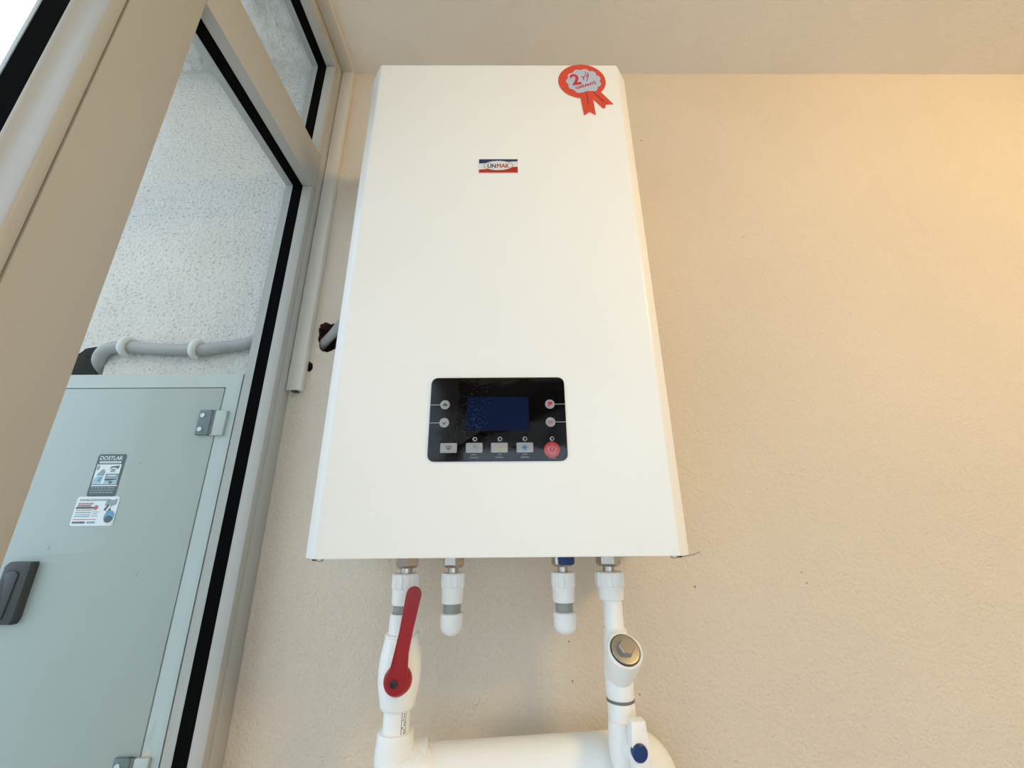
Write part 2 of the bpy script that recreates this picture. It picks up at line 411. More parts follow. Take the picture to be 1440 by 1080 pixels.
obj('glass_pane', bx(-.4475, -.4447, -2.25, LB, ZF+.1, .9), 'glass', w1, smooth=False)

# cable cover strips in the corner
t1 = obj('trim_1', bx(-.3790, -.3535, .205, YB-.0003, .262, ZC-.0002, bev=.0008), 'strip', kind='structure')
obj('end_lip', bx(-.3705, -.360, .2065, .2185, .2605, .2625), 'hole', t1, smooth=False)
obj('trim_2', bx(XW+.0005, -.3535, -1.1, .2048, ZC-.016, ZC-.0002, bev=.0008), 'strip', kind='structure')

# ------------------------------------------------------------------ boiler
W2, H, CX, CY = .2000, .774, .0174, .020
bo = thing('wall_hung_boiler', 'white wall-hung boiler with black control panel and red rosette sticker, above the white pipes', 'boiler', (0, .11, 0))
def cover():
    # front cover: flat face, chamfered side wings whose top corners are cut
    bm = bmesh.new(); r = .0025
    prof = [(-W2-CX, YB-.012), (-W2-CX, CY), (-W2-.0012, .0012), (-W2+.001, .0002), (-W2+.003, 0), (W2-.003, 0), (W2-.001, .0002), (W2+.0012, .0012), (W2+CX, CY), (W2+CX, YB-.012)]
    def ztop(x):
        a = max(0, abs(x)-W2)/CX
        return H-.0006-.0075*a
    rows = []
    for k in range(4):
        zz = [0.0015, 0, None, None][k] if k < 2 else None
        rows.append(zz)
    lo = [bm.verts.new((x, y, 0.0)) for x, y in prof]; hi = [bm.verts.new((x, y, ztop(x))) for x, y in prof]
    for i in range(len(prof)-1): bm.faces.new((lo[i], lo[i+1], hi[i+1], hi[i]))
    bm.faces.new(hi); bm.faces.new(lo[::-1])
    bm.faces.new((lo[-1], lo[0], hi[0], hi[-1]))
    bmesh.ops.recalc_face_normals(bm, faces=bm.faces)
    es = [e for e in bm.edges if abs(e.verts[0].co.z-e.verts[1].co.z) < .02 and (e.verts[0].co.y < .03 and e.verts[1].co.y < .03) and len(e.link_faces) == 2]
    bmesh.ops.bevel(bm, geom=es, offset=.0015, segments=2, profile=.5, affect='EDGES')
    return bm
obj('front_cover', cover(), 'white', bo, ang=25)
obj('back_plate', bx(-W2-CX+.004, W2+CX-.004, YB-.012, YB-.0005, .004, H-.012), 'white', bo)
for sx in (-1, 1):
    bm = lathe(bmesh.new(), [(.0038, .004), (.0038, -.0012), (.0028, -.0024), (0, -.0026)], (sx*.1965, .010, -.0005), n=16)
    obj('screw', bm, 'chrome', bo)
    bm = lathe(bmesh.new(), [(.0034, .003), (.0034, -.0016), (0, -.0018)], (sx*.2035, .014, -.0006), n=14)
    obj('rubber_foot', bm, 'black', bo)
# control panel
PX, PZ, PW, PH = -.0002, .156, .1645, .1036
cp = obj('control_panel', prism(bmesh.new(), rrect(PX, PZ, PW, PH, .0075), (0, -.0016, 0), (1, 0, 0), (0, 0, 1), .0015, bev=.0005), 'panel', bo, label='glossy black control panel')
obj('screen', prism(bmesh.new(), rrect(-.0001, .1614, .0752, .0420, .0005, 2), (0, -.0018, 0), (1, 0, 0), (0, 0, 1), .0004), 'screen', cp, label='dark blue display screen')
def disc(name, x, z, r, m): return obj(name, prism(bmesh.new(), ell(x, z, r, n=32), (0, -.0021, 0), (1, 0, 0), (0, 0, 1), .0006, bev=.00015), m, cp)
def icon(name, fn):
    d = Decal((0, -.0021, 0)); fn(d); return d.build(name, cp)
for x, z in ((-.0645, .1729), (-.0645, .1505), (.0634, .1729), (.0634, .1505)): disc('button', x, z, .0058, 'btn')
icon('arrow_mark', lambda d: (d.poly([(-.0645-.0030, .1722), (-.0645+.0030, .1722), (-.0645+.0014, .1742), (-.0645, .1750), (-.0645-.0014, .1742)], 'btn_dark'),
                              d.rect(-.0675, -.0615, .1714, .1723, 'btn_dark')))
icon('arrow_mark', lambda d: d.poly([(-.0675, .1515), (-.0645, .1500), (-.0615, .1515), (-.0645, .1478)], 'btn_dark'))
icon('tap_mark', lambda d: (d.rect(.0610, .0632, .1700, .1762, 'st_ink'), d.poly([(.0632, .1762), (.0665, .1758), (.0668, .1730), (.0650, .1722), (.0632, .1722)], 'st_ink'),
                            d.line(.064, .1722, .0665, .1745, .0008, 'btn_dark', 2)))
icon('radiator_mark', lambda d: ([d.rect(.0634-.0031+.0013*i, .0634-.0031+.0013*i+.0009, .1484, .1524, 'pink') for i in range(5)], d.rect(.0602, .0666, .1490, .1496, 'pink', 2), d.rect(.0602, .0666, .1512, .1518, 'pink', 2)))
for x0, x1, z in ((-.0820, -.0705, .1727), (-.0820, -.0705, .1503), (.0694, .0820, .1729), (.0694, .0820, .1505)):
    icon('guide_line', lambda d: d.line(x0, z, x1, z, .0008, 'btn_line'))
for x in (-.0580, -.0278, .0018, .0319):
    obj('button', prism(bmesh.new(), rrect(x, .1200, .0196, .0116, .0012, 3), (0, -.0021, 0), (1, 0, 0), (0, 0, 1), .0006, bev=.0002), 'btn', cp)
disc('power_button', .0638, .1172, .0094, 'btn_red')['label'] = 'round red power button'
for x in (-.0272, .0024, .0321, .0643):
    icon('indicator_ring', lambda d: (d.ring(x, .1302, .0018, .0027, 'btn_line'), d.ring(x-.0002, .1302, .0010, .0020, 'btn_ring', 2, 14, PI*.6, PI*1.5)))
icon('basin_mark', lambda d: (d.ring(-.058, .120, .0044, .0050, 'btn_ring', 1, 24, PI*.5, PI*1.4), d.rect(-.0620, -.0540, .1218, .1226, 'btn_dark'), d.poly(ell(-.058, .1212, .0035, .0036, 12, PI, 2*PI), 'gold'), d.poly(ell(-.058, .1184, .0012, .0009, 10), 'btn_dark', 2)))
icon('clock_mark', lambda d: (d.ring(-.0278, .120, .0040, .0048, 'btn_ring'), d.ring(-.0278, .120, .0030, .0034, 'gold'), d.line(-.0278, .120, -.0278, .1224, .0006, 'btn_dark', 2), d.line(-.0278, .120, -.0262, .1196, .0006, 'btn_dark', 2)))
icon('sun_mark', lambda d: (d.ring(.0018, .120, .0044, .0050, 'btn_ring'), d.poly(ell(.0018, .120, .0020, n=16), 'yellow'), [d.line(.0018+.0024*math.cos(a), .120+.0024*math.sin(a), .0018+.0038*math.cos(a), .120+.0038*math.sin(a), .0007, 'yellow') for a in [PI/4*i for i in range(8)]]))
icon('snow_mark', lambda d: (d.ring(.0319, .120, .0044, .0050, 'btn_ring'), [d.line(.0319-.0036*math.cos(a), .120-.0036*math.sin(a), .0319+.0036*math.cos(a), .120+.0036*math.sin(a), .0011, 'sky') for a in [PI/3*i for i in range(3)]], d.poly(ell(.0319, .120, .0020, n=12), 'sky', 2)))
icon('power_mark', lambda d: (d.ring(.0640, .1172, .0042, .0050, 'btn_line', 1, 24, PI*.62, PI*2.38), d.line(.0640, .1172, .0640, .1228, .0008, 'btn_line'), d.ring(.0640, .1172, .0066, .0070, 'pink')))
for a, b, x in (('SAAT', 'KONUMU', -.0278), ('YAZ', 'KONUMU', .0018), ('KIŞ', 'KONUMU', .0319)):
    icon('caption', lambda d: (d.text(a, x, .1119, .0016*len(a), .0014, 'btn_line'), d.text(b, x, .1085, .0092, .0014, 'btn_line')))
icon('caption', lambda d: d.text('AÇ-KAPA', .0645, .1067, .0085, .0013, 'btn_line'))
obj('protective_film', prism(bmesh.new(), rrect(PX, PZ, PW-.001, PH-.001, .0072), (0, -.0029, 0), (1, 0, 0), (0, 0, 1), .0002), 'film', cp, smooth=False, label='thin wrinkled protective film')
bm = bmesh.new()
for i in range(150):                                  # tiny air bubbles under the film
    x_, z_ = random.gauss(-.030, .013), random.gauss(.152, .028)
    if abs(x_+.024) > .030 or not .108 < z_ < .202: continue
    a0, R_, w_ = random.uniform(0, 6.28), random.uniform(.0005, .0013), .00022
    for k in range(4):
        t0, t1 = a0+k*.5, a0+k*.5+.5
        bm.faces.new([bm.verts.new((x_+q_*math.cos(t), -.00275, z_+q_*math.sin(t))) for q_, t in ((R_, t0), (R_, t1), (R_+w_, t1), (R_+w_, t0))][::-1])
M['bubble'] = mat('bubble_edge', (.10, .12, .17), .3)
obj('air_bubbles', bm, 'bubble', cp, smooth=False, kind='stuff')
# maker's badge
bd = obj('badge', prism(bmesh.new(), rrect(-.0006, .5505, .0600, .0272, .0015, 3), (0, -.0010, 0), (1, 0, 0), (0, 0, 1), .001, bev=.0002), 'pr_white', bo, label="maker's badge with blue and red stripes")
d = Decal((0, -.0010, 0)); bx0, bx1, bz0, bz1 = -.0300, .0288, .5374, .5636
top = [(bx0+(bx1-bx0)*i/12, .5550+.0045*(i/12)**.9) for i in range(13)]
bot = [(bx0+(bx1-bx0)*i/12, .5432+.0058*(i/12)**1.1) for i in range(13)]
d.poly(top+[(bx1, bz1), (bx0, bz1)], 'navy'); d.poly([(bx0, bz0), (bx1, bz0)]+bot[::-1], 'pr_red')
d.poly(ell(-.0006, .5510, .0222, .0098, 40), 'pr_white', 2)
for i in range(48):
    a, b = 2*PI*i/48, 2*PI*(i+1)/48
    d.poly([(-.0006+(.0222-q)*math.cos(t), .5510+(.0098-q)*math.sin(t)) for q, t in ((0, a), (0, b), (.0008, b), (.0008, a))], 'gold', 3)
d.text('ÜN', -.0110, .5512, .0122, .0098, 'navy', 3); d.text('ÜN', -.0105, .5512, .0122, .0098, 'navy', 4)
d.text('MAK', .0065, .5504, .0190, .0080, 'pr_red', 3); d.text('MAK', .0070, .5504, .0190, .0080, 'pr_red', 4)
d.build('badge_print', bd)
# rosette sticker
RC = (.1385, .7342); d = Decal((0, -.0004, 0)); rr = .0397
d.poly(ell(*RC, rr, n=56), 'st_red', 1)
q = lambda x, y: P(x, y, 0)
T1 = [q(815, 132), q(821.4, 162.8), q(829.2, 157.7), q(838, 162.4), q(833, 134)]
T2 = [q(826, 132), q(847.6, 152.6), q(851, 152.5), q(852, 147.3), q(862.8, 147), q(843, 128)]
d.poly(T1, 'st_red', 2); d.poly(T2, 'st_red', 1.5)
d.poly([(RC[0]+.0028+(.0262+.0034*abs(math.sin(5.5*t)))*math.cos(t), RC[1]-.0005+(.0262+.0034*abs(math.sin(5.5*t)))*math.sin(t)) for t in [2*PI*i/120 for i in range(120)]], 'st_silver', 3)
d.poly([q(818, 131), q(826, 128.5), q(836, 129), q(830, 139), q(820, 139)], 'st_red', 4)
d.line(*q(824.5, 130.5), *q(827.5, 147), .0009, 'st_purple', 5); d.line(*q(833, 129.5), *q(850, 144), .0009, 'st_purple', 5)
d.text('2', *q(809.0, 112.3), .0158, .0262, 'st_ink', 5, rot=.20, bold=.035)
d.text('yıl', *q(822.5, 108.5), .0135, .0125, 'st_ink', 5, rot=.50, bold=0, shear=.25)
d.line(*q(822.5, 101), *q(823.5, 106), .0008, 'st_ink', 6); d.line(*q(827.5, 105), *q(825.2, 115), .0011, 'st_ink', 7)
d.text('GARANTİ', *q(823.2, 120.2), .0370, .0078, 'st_ink', 5, rot=.36, bold=.035)
d.build('rosette_sticker', bo, label='red rosette sticker reading 2 yıl GARANTİ')

# ------------------------------------------------------------------ plumbing
YP = .12
def ribbed(x, z0, z1, r, n=12, y=YP):
    bm = bmesh.new(); N = n*8; a = []
    for z, k in ((z0, .93), (z0-.0012, 1), (z1+.0008, 1), (z1, .95)):
        a.append([bm.verts.new((x+rr_*math.cos(t), y+rr_*math.sin(t), z)) for i in range(N) for t in [2*PI*i/N] for rr_ in [r*k*(1-.09*(1 if i % 8 in (0, 1) else 0))]])
    for p, q_ in zip(a, a[1:]):
        for i in range(N): bm.faces.new((p[i], p[(i+1) % N], q_[(i+1) % N], q_[i]))
    bm.faces.new(a[0]); bm.faces.new(a[-1]); bmesh.ops.recalc_face_normals(bm, faces=bm.faces); return bm
def tube(x, prof, y=YP, n=40): return lathe(bmesh.new(), [(r, z) for r, z in prof], (x, y, 0), n=n)
def union(root, x, s=1.0, blue=False, rn=.0165, rneck=.0074, rr_=.0180, rc=.0168, zc=-.0635):
    bm = lathe(bmesh.new(), [(rn*.86, .0), (rn, -.001), (rn, -.0155), (rn*.82, -.0190)], (x, YP, -.0005), n=6); 
    o = obj('hex_nut', bm, 'chrome', root, ang=25)
    obj('neck', tube(x, [(rneck, -.0185), (rneck, -.0270)]), 'chrome', root)
    obj('ribbed_collar', ribbed(x, -.0262, -.0440, rr_), 'ppr', root, ang=25)
    obj('sleeve', tube(x, [(rc*1.02, -.0438), (rc, -.046), (rc*.97, zc+.001), (rc*.90, zc)]), 'ppr', root)
def capped(x, label, blue=False):
    t = thing('capped_pipe_fitting', label, 'pipe fitting', (x, YP, -.0995), 'capped fittings under the boiler')
    union(t, x, rn=.0148, rneck=.0066, rr_=.0156, rc=.0146, zc=-.0625)
    obj('pipe_stub', tube(x, [(.0112, -.0620), (.0112, -.0745)]), 'pprgrey', t, label='grey pipe stub')
    cap = [(.0128, -.0735), (.0146, -.0745), (.0148, -.078), (.0144, -.088)]+[(.0144*math.cos(a), -.088-.0122*math.sin(a)) for a in [PI/2*i/7 for i in range(1, 7)]]+[(0, -.1002)]
    obj('end_cap', tube(x, cap), 'ppr', t)
    if blue:
        bm = lathe(bmesh.new(), [(.0100, -.0006), (.0112, -.002), (.0110, -.0145), (.0098, -.0162), (0, -.0164)], (x+.0035, YP-.014, 0), n=24)
        obj('valve_knob', bm, 'blue', t, label='blue plastic valve knob')
    return t
capped(-.0625, 'capped white pipe fitting with a plain metal nut, beside the red-handled valve')
capped(.0845, 'capped white pipe fitting with a blue knob above it, beside the strainer pipe', True)

# left leg
x = -.1250
t = thing('pipe_union', 'ribbed white pipe union with metal nut above the red-handled valve', 'pipe fitting', (x, YP, -.075))
union(t, x)
obj('threaded_neck', tube(x, [(.0145, -.0625), (.0138, -.066), (.0138, -.0715), (.0150, -.0722), (.0150, -.0738)]), 'pprgrey', t, label='grey threaded neck')
# ball valve with red lever
t = thing('ball_valve', 'white ball valve with a long red lever handle', 'valve', (x, YP, -.1975))
obj('inlet_pipe', tube(x, [(.0160, -.0735), (.0172, -.0750), (.0176, -.0965)]), 'ppr', t)
obj('weld_lip', tube(x, [(.0180, -.0955), (.0212, -.0965), (.0218, -.0985), (.0200, -.1000)]), 'ppr', t)
body = [(.0196, -.0985), (.0212, -.1005), (.0230, -.110), (.0252, -.122), (.0262, -.134), (.0258, -.146), (.0240, -.158), (.0216, -.168), (.0210, -.1735), (.0195, -.1755)]
obj('body', tube(x, body, n=48), 'ppr', t)
obj('outlet_pipe', tube(x, [(.0158, -.1750), (.0158, -.2030)]), 'ppr', t)
# printed line on the outlet pipe
bm = bmesh.new()
for k, (th, z0, z1, wd) in enumerate([(-.95, -.1765, -.2010, .06), (-.60, -.1770, -.2005, .05)]+[(-.78+random.uniform(-.08, .08), z, z-.0016, .12) for z in [-.1785-.0026*i for i in range(8)]]):
    R_ = .01592; a0, a1 = th-wd/2, th+wd/2
    vs = [bm.verts.new((x+R_*math.cos(a), YP+R_*math.sin(a), z)) for a, z in ((a0, z0), (a1, z0), (a1, z1), (a0, z1))]; bm.faces.new(vs)
obj('pipe_print', bm, 'lbl_mid', t, smooth=False)
# bonnet and lever: pivot axis towards the room
pv = Vector((-.1205, .0, -.1400))
bn = lathe(bmesh.new(), [(.0158, 0), (.0166, -.002), (.0160, -.009), (.0135, -.0145), (0, -.0150)], (pv.x, .098, pv.z), axis=(.04, 1, -.05), n=36)
hd = obj('handle', bn, 'red', t, label='red enamelled lever handle')
tip = Vector((-.1035, .0, -.0445)); L = tip-pv; ln = L.length; du = L.normalized(); dv = Vector((-du.z, 0, du.x)); dv = -dv if dv.x < 0 else dv
out = []
for i in range(13):                                   # round the pivot
    a = -PI+PI*i/12; out.append((.0120*math.cos(a), .0120*math.sin(a)))
out += [(.0098, .018), (.0082, .034), (.0078, .055), (.0084, .078), (.0090, ln-.004)]
out += [(.0092*math.cos(a), ln-.001+.0092*math.sin(a)) for a in [PI*i/10 for i in range(11)]]
out += [(-.0090, ln-.004), (-.0084, .078), (-.0078, .055), (-.0082, .034), (-.0098, .018)]
bm = prism(bmesh.new(), out, (pv.x, .0825, pv.z), dv, du, .0034, bev=.0010)
for v in bm.verts:
    s = (v.co-Vector((pv.x, .0825, pv.z))).dot(du)
    if s > .014: v.co.y -= .0075*min(1, (s-.014)/.022)+.004*max(0, (s-.05)/.05)
bmesh.ops.recalc_face_normals(bm, faces=bm.faces)
obj('lever', bm, 'red', hd)
obj('bolt', lathe(bmesh.new(), [(.0043, 0), (.0043, -.0016), (.0028, -.0018), (.0026, -.0004), (0, -.0004)], (pv.x-.0018, .0815, pv.z), axis=(0, 1, 0), n=20), 'black', hd)

# left elbow, wide horizontal pipe and right elbow
t = thing('horizontal_pipe', 'wide white horizontal pipe with elbows at both ends, below the valves', 'pipe', (.194, .169, ZF+.001))
C0, C1 = Vector((-.095, .130, -.2440)), Vector((.160, .166, -.2470))
obj('collar', lathe(bmesh.new(), [(.0172, -.1985), (.0205, -.1990), (.0214, -.2010), (.0214, -.2150)], (-.1250, .1205, 0), n=44), 'ppr', t)
pts = [Vector((-.1250, .1205, -.206)), Vector((-.1250, .1210, -.214))]+arc((-.0970, .125, -.2170), (-1, -.10, 0), (0, 0, -1), .0280, 0, PI/2, 10)[1:]+[Vector((-.0925, .1303, -.2441))]
n_ = len(pts); obj('elbow', sweep(bmesh.new(), pts, [.0214+(.0312-.0214)*min(1, i/(n_-5)) for i in range(n_)], 44), 'ppr', t)
ax = (C1-C0).normalized()
obj('socket_ring', lathe(bmesh.new(), [(.0290, -.022), (.0312, -.018), (.0322, -.002), (.0322, .0065), (.0285, .0075)], C0, axis=ax, n=44), 'ppr', t)
obj('pipe', lathe(bmesh.new(), [(.0272, 0), (.0272, (C1-C0).length)], C0, axis=ax, n=56), 'ppr', t)
pts = [C1-ax*.003]+arc(C1+Vector((.004, 0, -.0300)), (0, 0, 1), (1, .10, 0), .0300, .1, PI/2, 12)+[Vector((C1.x+.034, C1.y+.003, -.31)), Vector((C1.x+.034, C1.y+.003, ZF+.001))]
obj('elbow', sweep(bmesh.new(), pts, [.0290]+[.0312]*(len(pts)-1), 44), 'ppr', t)
obj('elbow_lip', lathe(bmesh.new(), [(.0285, -.004), (.0316, -.003), (.0316, .006), (.0300, .008)], C1, axis=ax, n=44), 'ppr', t)

# right leg
x = .1468
t = thing('pipe_union', 'ribbed white pipe union with metal nut and short pipe above the strainer', 'pipe fitting', (x, YP, -.093))
union(t, x, rn=.0165, rneck=.0078, rr_=.0188, rc=.0170, zc=-.0600)
obj('pipe', tube(x+.001, [(.0126, -.0590), (.0126, -.0935)]), 'ppr', t)
t = thing('pipe_strainer', 'white angled strainer with a round metal hex plug, right of the capped fittings', 'strainer', (x+.001, YP, -.172))
xs = x+.0020
obj('rim', tube(xs-.0005, [(.0128, -.0922), (.0144, -.0928), (.0146, -.0946), (.0138, -.0952)]), 'ppr', t)
prof = [(.0142, -.0944), (.0150, -.105), (.0168, -.125), (.0176, -.145), (.0174, -.152), (.0170, -.158), (.0172, -.1665), (.0160, -.1688)]
obj('body', tube(xs, prof, n=44), 'ppr', t)
ba = Vector((.10, -.74, .62)).normalized(); bc = Vector((.1506, .0830, -.1090))       # centre of the plug face
bb = Vector((xs, .124, -.150)); 
bm = sweep(bmesh.new(), [bb, bb.lerp(bc, .35), bb.lerp(bc, .62), bb.lerp(bc, .85), bc-ba*.001, bc], [.0150, .0182, .0200, .0212, .0214, .0204], 44)
obj('branch', bm, 'ppr', t)
obj('gasket', lathe(bmesh.new(), [(.0178, -.002), (.0180, .0012), (.0170, .0016)], bc, axis=ba, n=40), 'black', t)
pg = obj('plug', lathe(bmesh.new(), [(.0168, 0), (.0170, .0018), (.0164, .0028), (.0150, .0030), (0, .0030)], bc, axis=ba, n=40), 'chrome2', t, label='round metal plug')
obj('hex_head', lathe(bmesh.new(), [(.0098, 0), (.0098, .0062), (.0090, .0072), (0, .0072)], bc+ba*.0028, axis=ba, n=6), 'chrome2', pg, ang=20)
obj('seal_ring', tube(xs, [(.0165, -.1684), (.0170, -.1690), (.0170, -.1712), (.0160, -.1718)]), 'ring', t, label='dark grey seal ring')
t = thing('ball_valve', 'white ball valve with a white lever and blue centre cap, below the strainer', 'valve', (xs, .117, ZF+.001))
obj('inlet_pipe', tube(xs+.0002, [(.0160, -.1715), (.0166, -.174), (.0166, -.193)]), 'ppr', t)
prof = [(.0160, -.1890), (.0176, -.1902), (.0182, -.200), (.0186, -.212), (.0182, -.222), (.0165, -.233), (.0150, -.2385), (.0140, -.2400), (.0140, ZF+.001)]
obj('body', lathe(bmesh.new(), prof, (xs, .117, 0), n=44), 'ppr', t)
hv = Vector((.158, .0, -.2085)); 
obj('bonnet', lathe(bmesh.new(), [(.0150, 0), (.0150, -.010), (.0140, -.0130), (.0105, -.0135), (.0105, -.018)], (.1545, .108, -.2105), axis=(-.10, 1, .0), n=36), 'ppr', t)
hs = prism(bmesh.new(), [(-.0085, -.032), (.0085, -.032), (.0098, .010), (.0088, .029), (.0078, .0305), (-.0078, .0305), (-.0088, .029), (-.0098, .010)], (hv.x, .0785, hv.z), Vector((1, .10, 0)).normalized(), (0, 0, 1), .0125, bev=.0016)
ho = obj('handle', hs, 'ppr', t)
obj('centre_cap', lathe(bmesh.new(), [(.0088, .004), (.0088, -.0022), (.0074, -.0034), (0, -.0038)], (hv.x-.0020, .0788, hv.z+.0022), axis=(-.10, 1, .05), n=32), 'blue', ho, label='blue centre cap')

# ------------------------------------------------------------------ cable in the wall hole, outside conduit, cabinet
t = obj('cable_conduit', sweep(bmesh.new(), spline([(-.372, .276, .352), (-.3560, .250, .3560), (-.3420, .236, .3620), (-.3200, .222, .3760), (-.2900, .205, .4000), (-.255, .200, .418), (-.226, .200, .425)]), .0085, 20), 'conduit')
t['label'] = 'pale conduit coming out of the broken wall hole beside the boiler'; t['category'] = 'conduit'
t = thing('wall_conduit', 'grey conduit on the outside stucco wall above the grey cabinet', 'conduit', (-.60, YB, .35))
cpts = spline([(x_, y_, z_) for px, py, y_ in ((158, 530, .262), (147, 520, .236), (139.5, 507, .216), (146, 494, .2075), (160, 488.5, .2060), (181, 487.5, .2060), (225, 491, .2060), (278, 492, .2060), (315, 488, .2060), (352, 481.5, .2060)) for x_, z_ in [P(px, py, y_)]]+[(-.4345, .206, .3690)])
obj('tube', sweep(bmesh.new(), cpts, .0105, 24), 'conduit', t)
def clip(px, pz, label):
    t = thing('cable_clip', label, 'clip', (px, YB, pz), 'white clips holding the outside conduit')
    bm = bmesh.new(); a = [Vector((px+.0, .206, pz))+Vector((.0045*math.sin(s)*.6, -math.cos(s)*.0132, math.sin(s)*.0132)) for s in [-1.9+3.9*i/14 for i in range(15)]]
    sweep(bm, a, [.0048+.0014*math.sin(PI*i/14) for i in range(15)], 14); obj('hook', bm, 'clip', t)
    bm = bmesh.new(); sweep(bm, [(px+.001, .2185, pz+.009), (px-.0005, .212, pz+.0155), (px-.002, .206, pz+.0215)], [.0075, .0060, .0012], 14); obj('nail_boss', bm, 'clip', t)
clip(P(180, 488, .206)[0], P(180, 488, .206)[1], 'white clip on the outside conduit, nearer the dark wall hole')
clip(P(278, 492, .206)[0], P(278, 492, .206)[1], 'white clip on the outside conduit, nearer the window frame')

YCb = .170
cb = thing('meter_cabinet', 'grey-green metal cabinet with two stickers outside the window', 'cabinet', (-.605, .20, -.34))
bm = bmesh.new(); X0, X1, Z0, Z1 = -.775, -.4345, -.345, .2790; D0, D1, E0, E1 = -.7520, -.4590, -.3200, .2555
for a in ((X0, X1, E1, Z1), (X0, X1, Z0, E0), (X0, D0, E0, E1), (D1, X1, E0, E1)): box(bm, a[0], a[1], YCb, YB-.0005, a[2], a[3])
obj('frame', bm, 'cabf', cb, smooth=False)
obj('door', bx(D0+.0012, D1-.0012, YCb-.0012, YCb+.012, E0+.0012, E1-.0016, bev=.0010), 'cab', cb)
obj('door_gap', bx(D0+.0002, D1-.0002, YCb+.004, YCb+.008, E0+.0002, E1-.0002), 'black', cb, smooth=False)
def hinge(z):
    h = obj('hinge', bx(-.4885, -.4625, YCb-.0055, YCb-.0012, z-.0205, z+.0205, bev=.0008), 'hinge', cb, label='dark grey hinge')
    bm = sweep(bmesh.new(), [(-.4690, YCb-.0035, z-.0205), (-.4690, YCb-.0035, z+.0205)], .0036, 16); obj('knuckle', bm, 'hinge', h)
    obj('painted_leaf', bx(-.4655, -.4450, YCb-.0050, YCb, z-.0215, z+.0195, bev=.0010), 'cabf', h)
    for dz in (-.0115, .0115):
        obj('screw', lathe(bmesh.new(), [(.0036, 0), (.0034, -.0010), (.0018, -.0012), (.0015, -.0005), (0, -.0005)], (-.4822, YCb-.0055, z+dz), axis=(0, 1, 0), n=18), 'screw', h)
hinge(.1945); hinge(-.262)
# latch with recessed paddle
lt = obj('latch', prism(bmesh.new(), [(-.7065, -.0905), (-.6720, -.0905), (-.6690, -.0830), (-.6690, -.0135), (-.6705, -.0105), (-.7010, -.0105), (-.7065, -.0160)], (0, YCb-.0130, 0), (1, 0, 0), (0, 0, 1), .0118, bev=.0035), 'latch', cb, label='dark flush latch')
bm = prism(bmesh.new(), [(-.6985, -.0830)]+[(-.6825, -.0830), (-.6800, -.0300)]+[(-.6893+.0093*math.cos(a), -.0290+.0072*math.sin(a)) for a in [PI*i/8 for i in range(1, 8)]]+[(-.6985, -.0300)], (0, YCb-.0150, 0), (1, 0, 0), (0, 0, 1), .0022, bev=.0008)
obj('paddle', bm, 'latch', lt)
bm = prism(bmesh.new(), [(-.7000, -.0300), (-.6785, -.0300)]+[(-.6893+.0108*math.cos(a), -.0275+.0088*math.sin(a)) for a in [PI*i/8 for i in range(1, 8)]], (0, YCb-.0132, 0), (1, 0, 0), (0, 0, 1), .0004)
obj('recess', bm, 'black', lt)
# stickers
d = Decal((0, YCb-.0014, 0)); sx0, sx1, sz0, sz1 = -.6325, -.5885, .0800, .1446
d.poly(rrect((sx0+sx1)/2, (sz0+sz1)/2, sx1-sx0, sz1-sz0, .0035, 3), 'lbl_dark', 1)
d.text('DOSTLAR', -.6112, .1385, .0350, .0062, 'lbl_white', 2, bold=.012)
d.poly(rrect(-.6112, .1320, .0340, .0030, .0014, 3), 'lbl_white', 2)
for i in range(14): d.rect(-.6265+.0022*i, -.6265+.0022*i+.0014, .1313, .1327, 'lbl_mid', 3)
d.rect(-.6300, -.5925, .0985, .1287, 'lbl_white', 2)
d.poly([(-.6295, .124), (-.6270, .128), (-.6245, .126), (-.6250, .121), (-.6285, .119)], 'lbl_mid', 3)
d.poly([(-.6270, .112), (-.6215, .119), (-.6175, .122), (-.6140, .117), (-.6150, .111)], 'lbl_mid', 3)
d.poly([(-.6300, .0990), (-.6165, .0990), (-.6150, .1105), (-.6240, .1110), (-.6290, .1060)], 'lbl_cyan', 3)
d.poly([(-.6235, .1030), (-.6200, .1095), (-.6170, .1085), (-.6180, .1020)], 'lbl_blue', 4)
d.poly([(-.6095, .1200), (-.6075, .1255), (-.5990, .1262), (-.5945, .1270), (-.5960, .1210), (-.6000, .1235), (-.6060, .1235)], 'lbl_dark', 3)
d.poly([(-.6070, .1165), (-.6000, .1165), (-.5990, .1215), (-.6060, .1220)], 'lbl_mid', 3)
d.rect(-.6125, -.5925, .1075, .1145, 'lbl_mid', 3); d.rect(-.6090, -.5960, .1105, .1118, 'lbl_white', 4)
d.poly([(-.6130, .0990), (-.5930, .0990), (-.5930, .1070), (-.6120, .1045)], 'lbl_cyan', 3); d.poly([(-.6120, .1070), (-.5935, .1070), (-.5935, .1055), (-.6060, .1035), (-.6120, .1040)], 'lbl_dark', 4)
d.poly(ell(-.6020, .1010, .0028, .0020, 12), 'lbl_dark', 4)
d.rect(-.6300, -.5905, .0955, .0972, 'lbl_white', 2)
for r_, z in enumerate((.0930, .0895, .0860)):
    xx = -.6290
    while xx < -.5945:
        l = random.uniform(.002, .005); d.rect(xx, min(xx+l, -.5935), z-.0008, z+.0008, 'lbl_mid', 2); xx += l+.0011
d.build('dark_sticker', cb, label='dark sticker headed DOSTLAR')
d = Decal((0, YCb-.0014, 0)); cx, cz = -.6118, .0588; SW, SH = .0640, .0424
d.poly(rrect(cx, cz, SW, SH, .0040, 4), 'lbl_white', 2.5)
lx = cx-SW/2+.003
d.text('KANALİZASYONCU', lx+.0240, cz+SH/2-.0045, .0450, .0044, 'lbl_dark', 4, bold=.012)
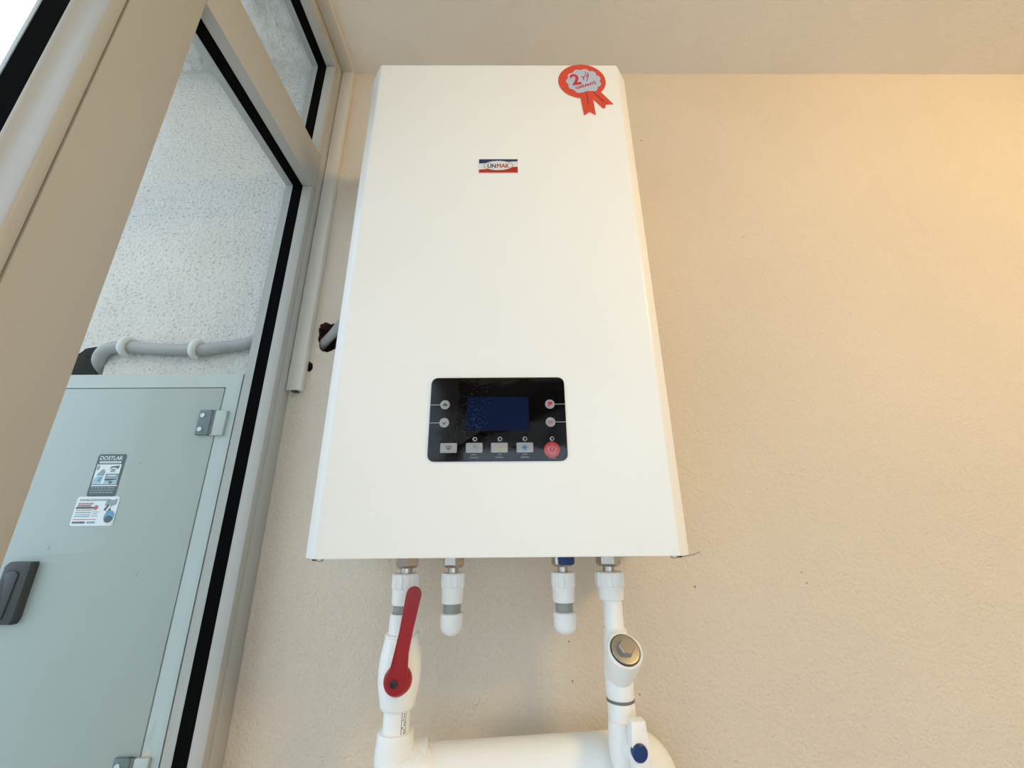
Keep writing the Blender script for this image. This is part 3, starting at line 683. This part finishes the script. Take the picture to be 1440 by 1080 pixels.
def dashes(x0, x1, z, h_, m):
    xx = x0
    while xx < x1:
        l = random.uniform(.0012, .0034); d.rect(xx, min(xx+l, x1), z-h_/2, z+h_/2, m, 4); xx += l+.0006
dashes(lx+.001, lx+.024, cz+.0108, .0022, 'lbl_red'); dashes(lx+.001, lx+.021, cz+.0078, .0022, 'st_purple')
d.poly([(lx-.001, cz+.0034), (lx+.028, cz+.0034), (lx+.028, cz+.0062), (lx-.001, cz+.0062)], 'lbl_dark', 4)
d.poly(ell(lx+.0290, cz+.0050, .0033, .0036, 16), 'lbl_red', 5)
dashes(lx, lx+.026, cz+.0012, .0012, 'lbl_red'); d.rect(lx, lx+.024, cz-.0026, cz-.0012, 'lbl_mid', 4); dashes(lx+.026, lx+.036, cz-.0012, .0010, 'lbl_mid')
dashes(lx+.001, lx+.024, cz-.0050, .0010, 'lbl_red'); dashes(lx+.027, lx+.034, cz-.0040, .0012, 'lbl_blue'); d.rect(lx, lx+.023, cz-.0083, cz-.0070, 'lbl_blue', 4); dashes(lx+.026, lx+.035, cz-.0072, .0012, 'lbl_mid')
dashes(lx, lx+.034, cz-.0120, .0012, 'lbl_red'); dashes(lx, lx+.019, cz-.0163, .0030, 'navy'); dashes(lx+.022, lx+.034, cz-.0163, .0030, 'lbl_blue')
d.poly([(cx+.012, cz+.008), (cx+.014, cz+.017), (cx+.024, cz+.016), (cx+.029, cz+.0185), (cx+.029, cz+.010), (cx+.022, cz+.006)], 'lbl_mid', 4)
d.poly([(cx+.012, cz+.002), (cx+.017, cz+.010), (cx+.021, cz+.006), (cx+.026, cz-.004), (cx+.019, cz-.002)], 'lbl_dark', 4.5)
d.poly([(cx+.016, cz+.001), (cx+.020, cz+.009), (cx+.0215, cz+.006), (cx+.018, cz-.001)], 'lbl_white', 5)
d.ring(cx+.0235, cz-.0095, .0078, .0090, 'lbl_white', 5); d.ring(cx+.0235, cz-.0095, .0090, .0098, 'lbl_yel', 5, 12, -1.3, 0)
d.poly(ell(cx+.0235, cz-.0080, .0078, .0088, 24), 'lbl_blue', 5.5); d.poly(ell(cx+.0235, cz-.0118, .0060, .0052, 20), 'lbl_dark', 6)
d.build('white_sticker', cb, label='white sticker headed KANALİZASYONCU')
# peeled paint by the lower hinge and two scratches on the door
d = Decal((0, YCb-.00005, 0))
d.poly([(-.4590, -.2290), (-.4530, -.2310), (-.4490, -.2200), (-.4480, -.2090), (-.4500, -.2020), (-.4530, -.2080), (-.4545, -.2170), (-.4585, -.2210)], 'peel')
d.poly([(-.4590, -.2540), (-.4500, -.2560), (-.4480, -.2400), (-.4500, -.2345), (-.4550, -.2370), (-.4585, -.2430)], 'peel2')
d.build('peeled_paint', cb, label='peeled patches of grey and beige')
for px, py, a in ((70, 771, 1.0), (194, 807, 1.2), (199, 651, .4)):
    d = Decal((0, YCb-.0014, 0)); X, Z = P(px, py, YCb); d.line(X-.0025*math.cos(a), Z-.0035*math.sin(a), X+.0025*math.cos(a), Z+.0035*math.sin(a), .0016, 'lbl_mid', 1); d.build('scratch', cb)

# hairline crack in the plaster by the boiler's lower right corner
d = Decal((0, YB-.0003, 0))
pp = [P(x_, y_, YB) for x_, y_ in ((955, 781), (961, 783), (968, 781), (975, 780), (984, 776))]
for a, b in zip(pp, pp[1:]): d.line(*a, *b, .0011, 'gold')
for x_, y_, r_ in ((977, 825, .0014), (902, 198, .0016), (1045, 333, .0010), (710, 2, .001), (800, 902, .0011), (805, 958, .0012)):
    d.poly(ell(*P(x_, y_, YB), r_, r_*1.3, 8), 'gold')
d.build('wall_mark', bpy.data.objects['wall_back'])
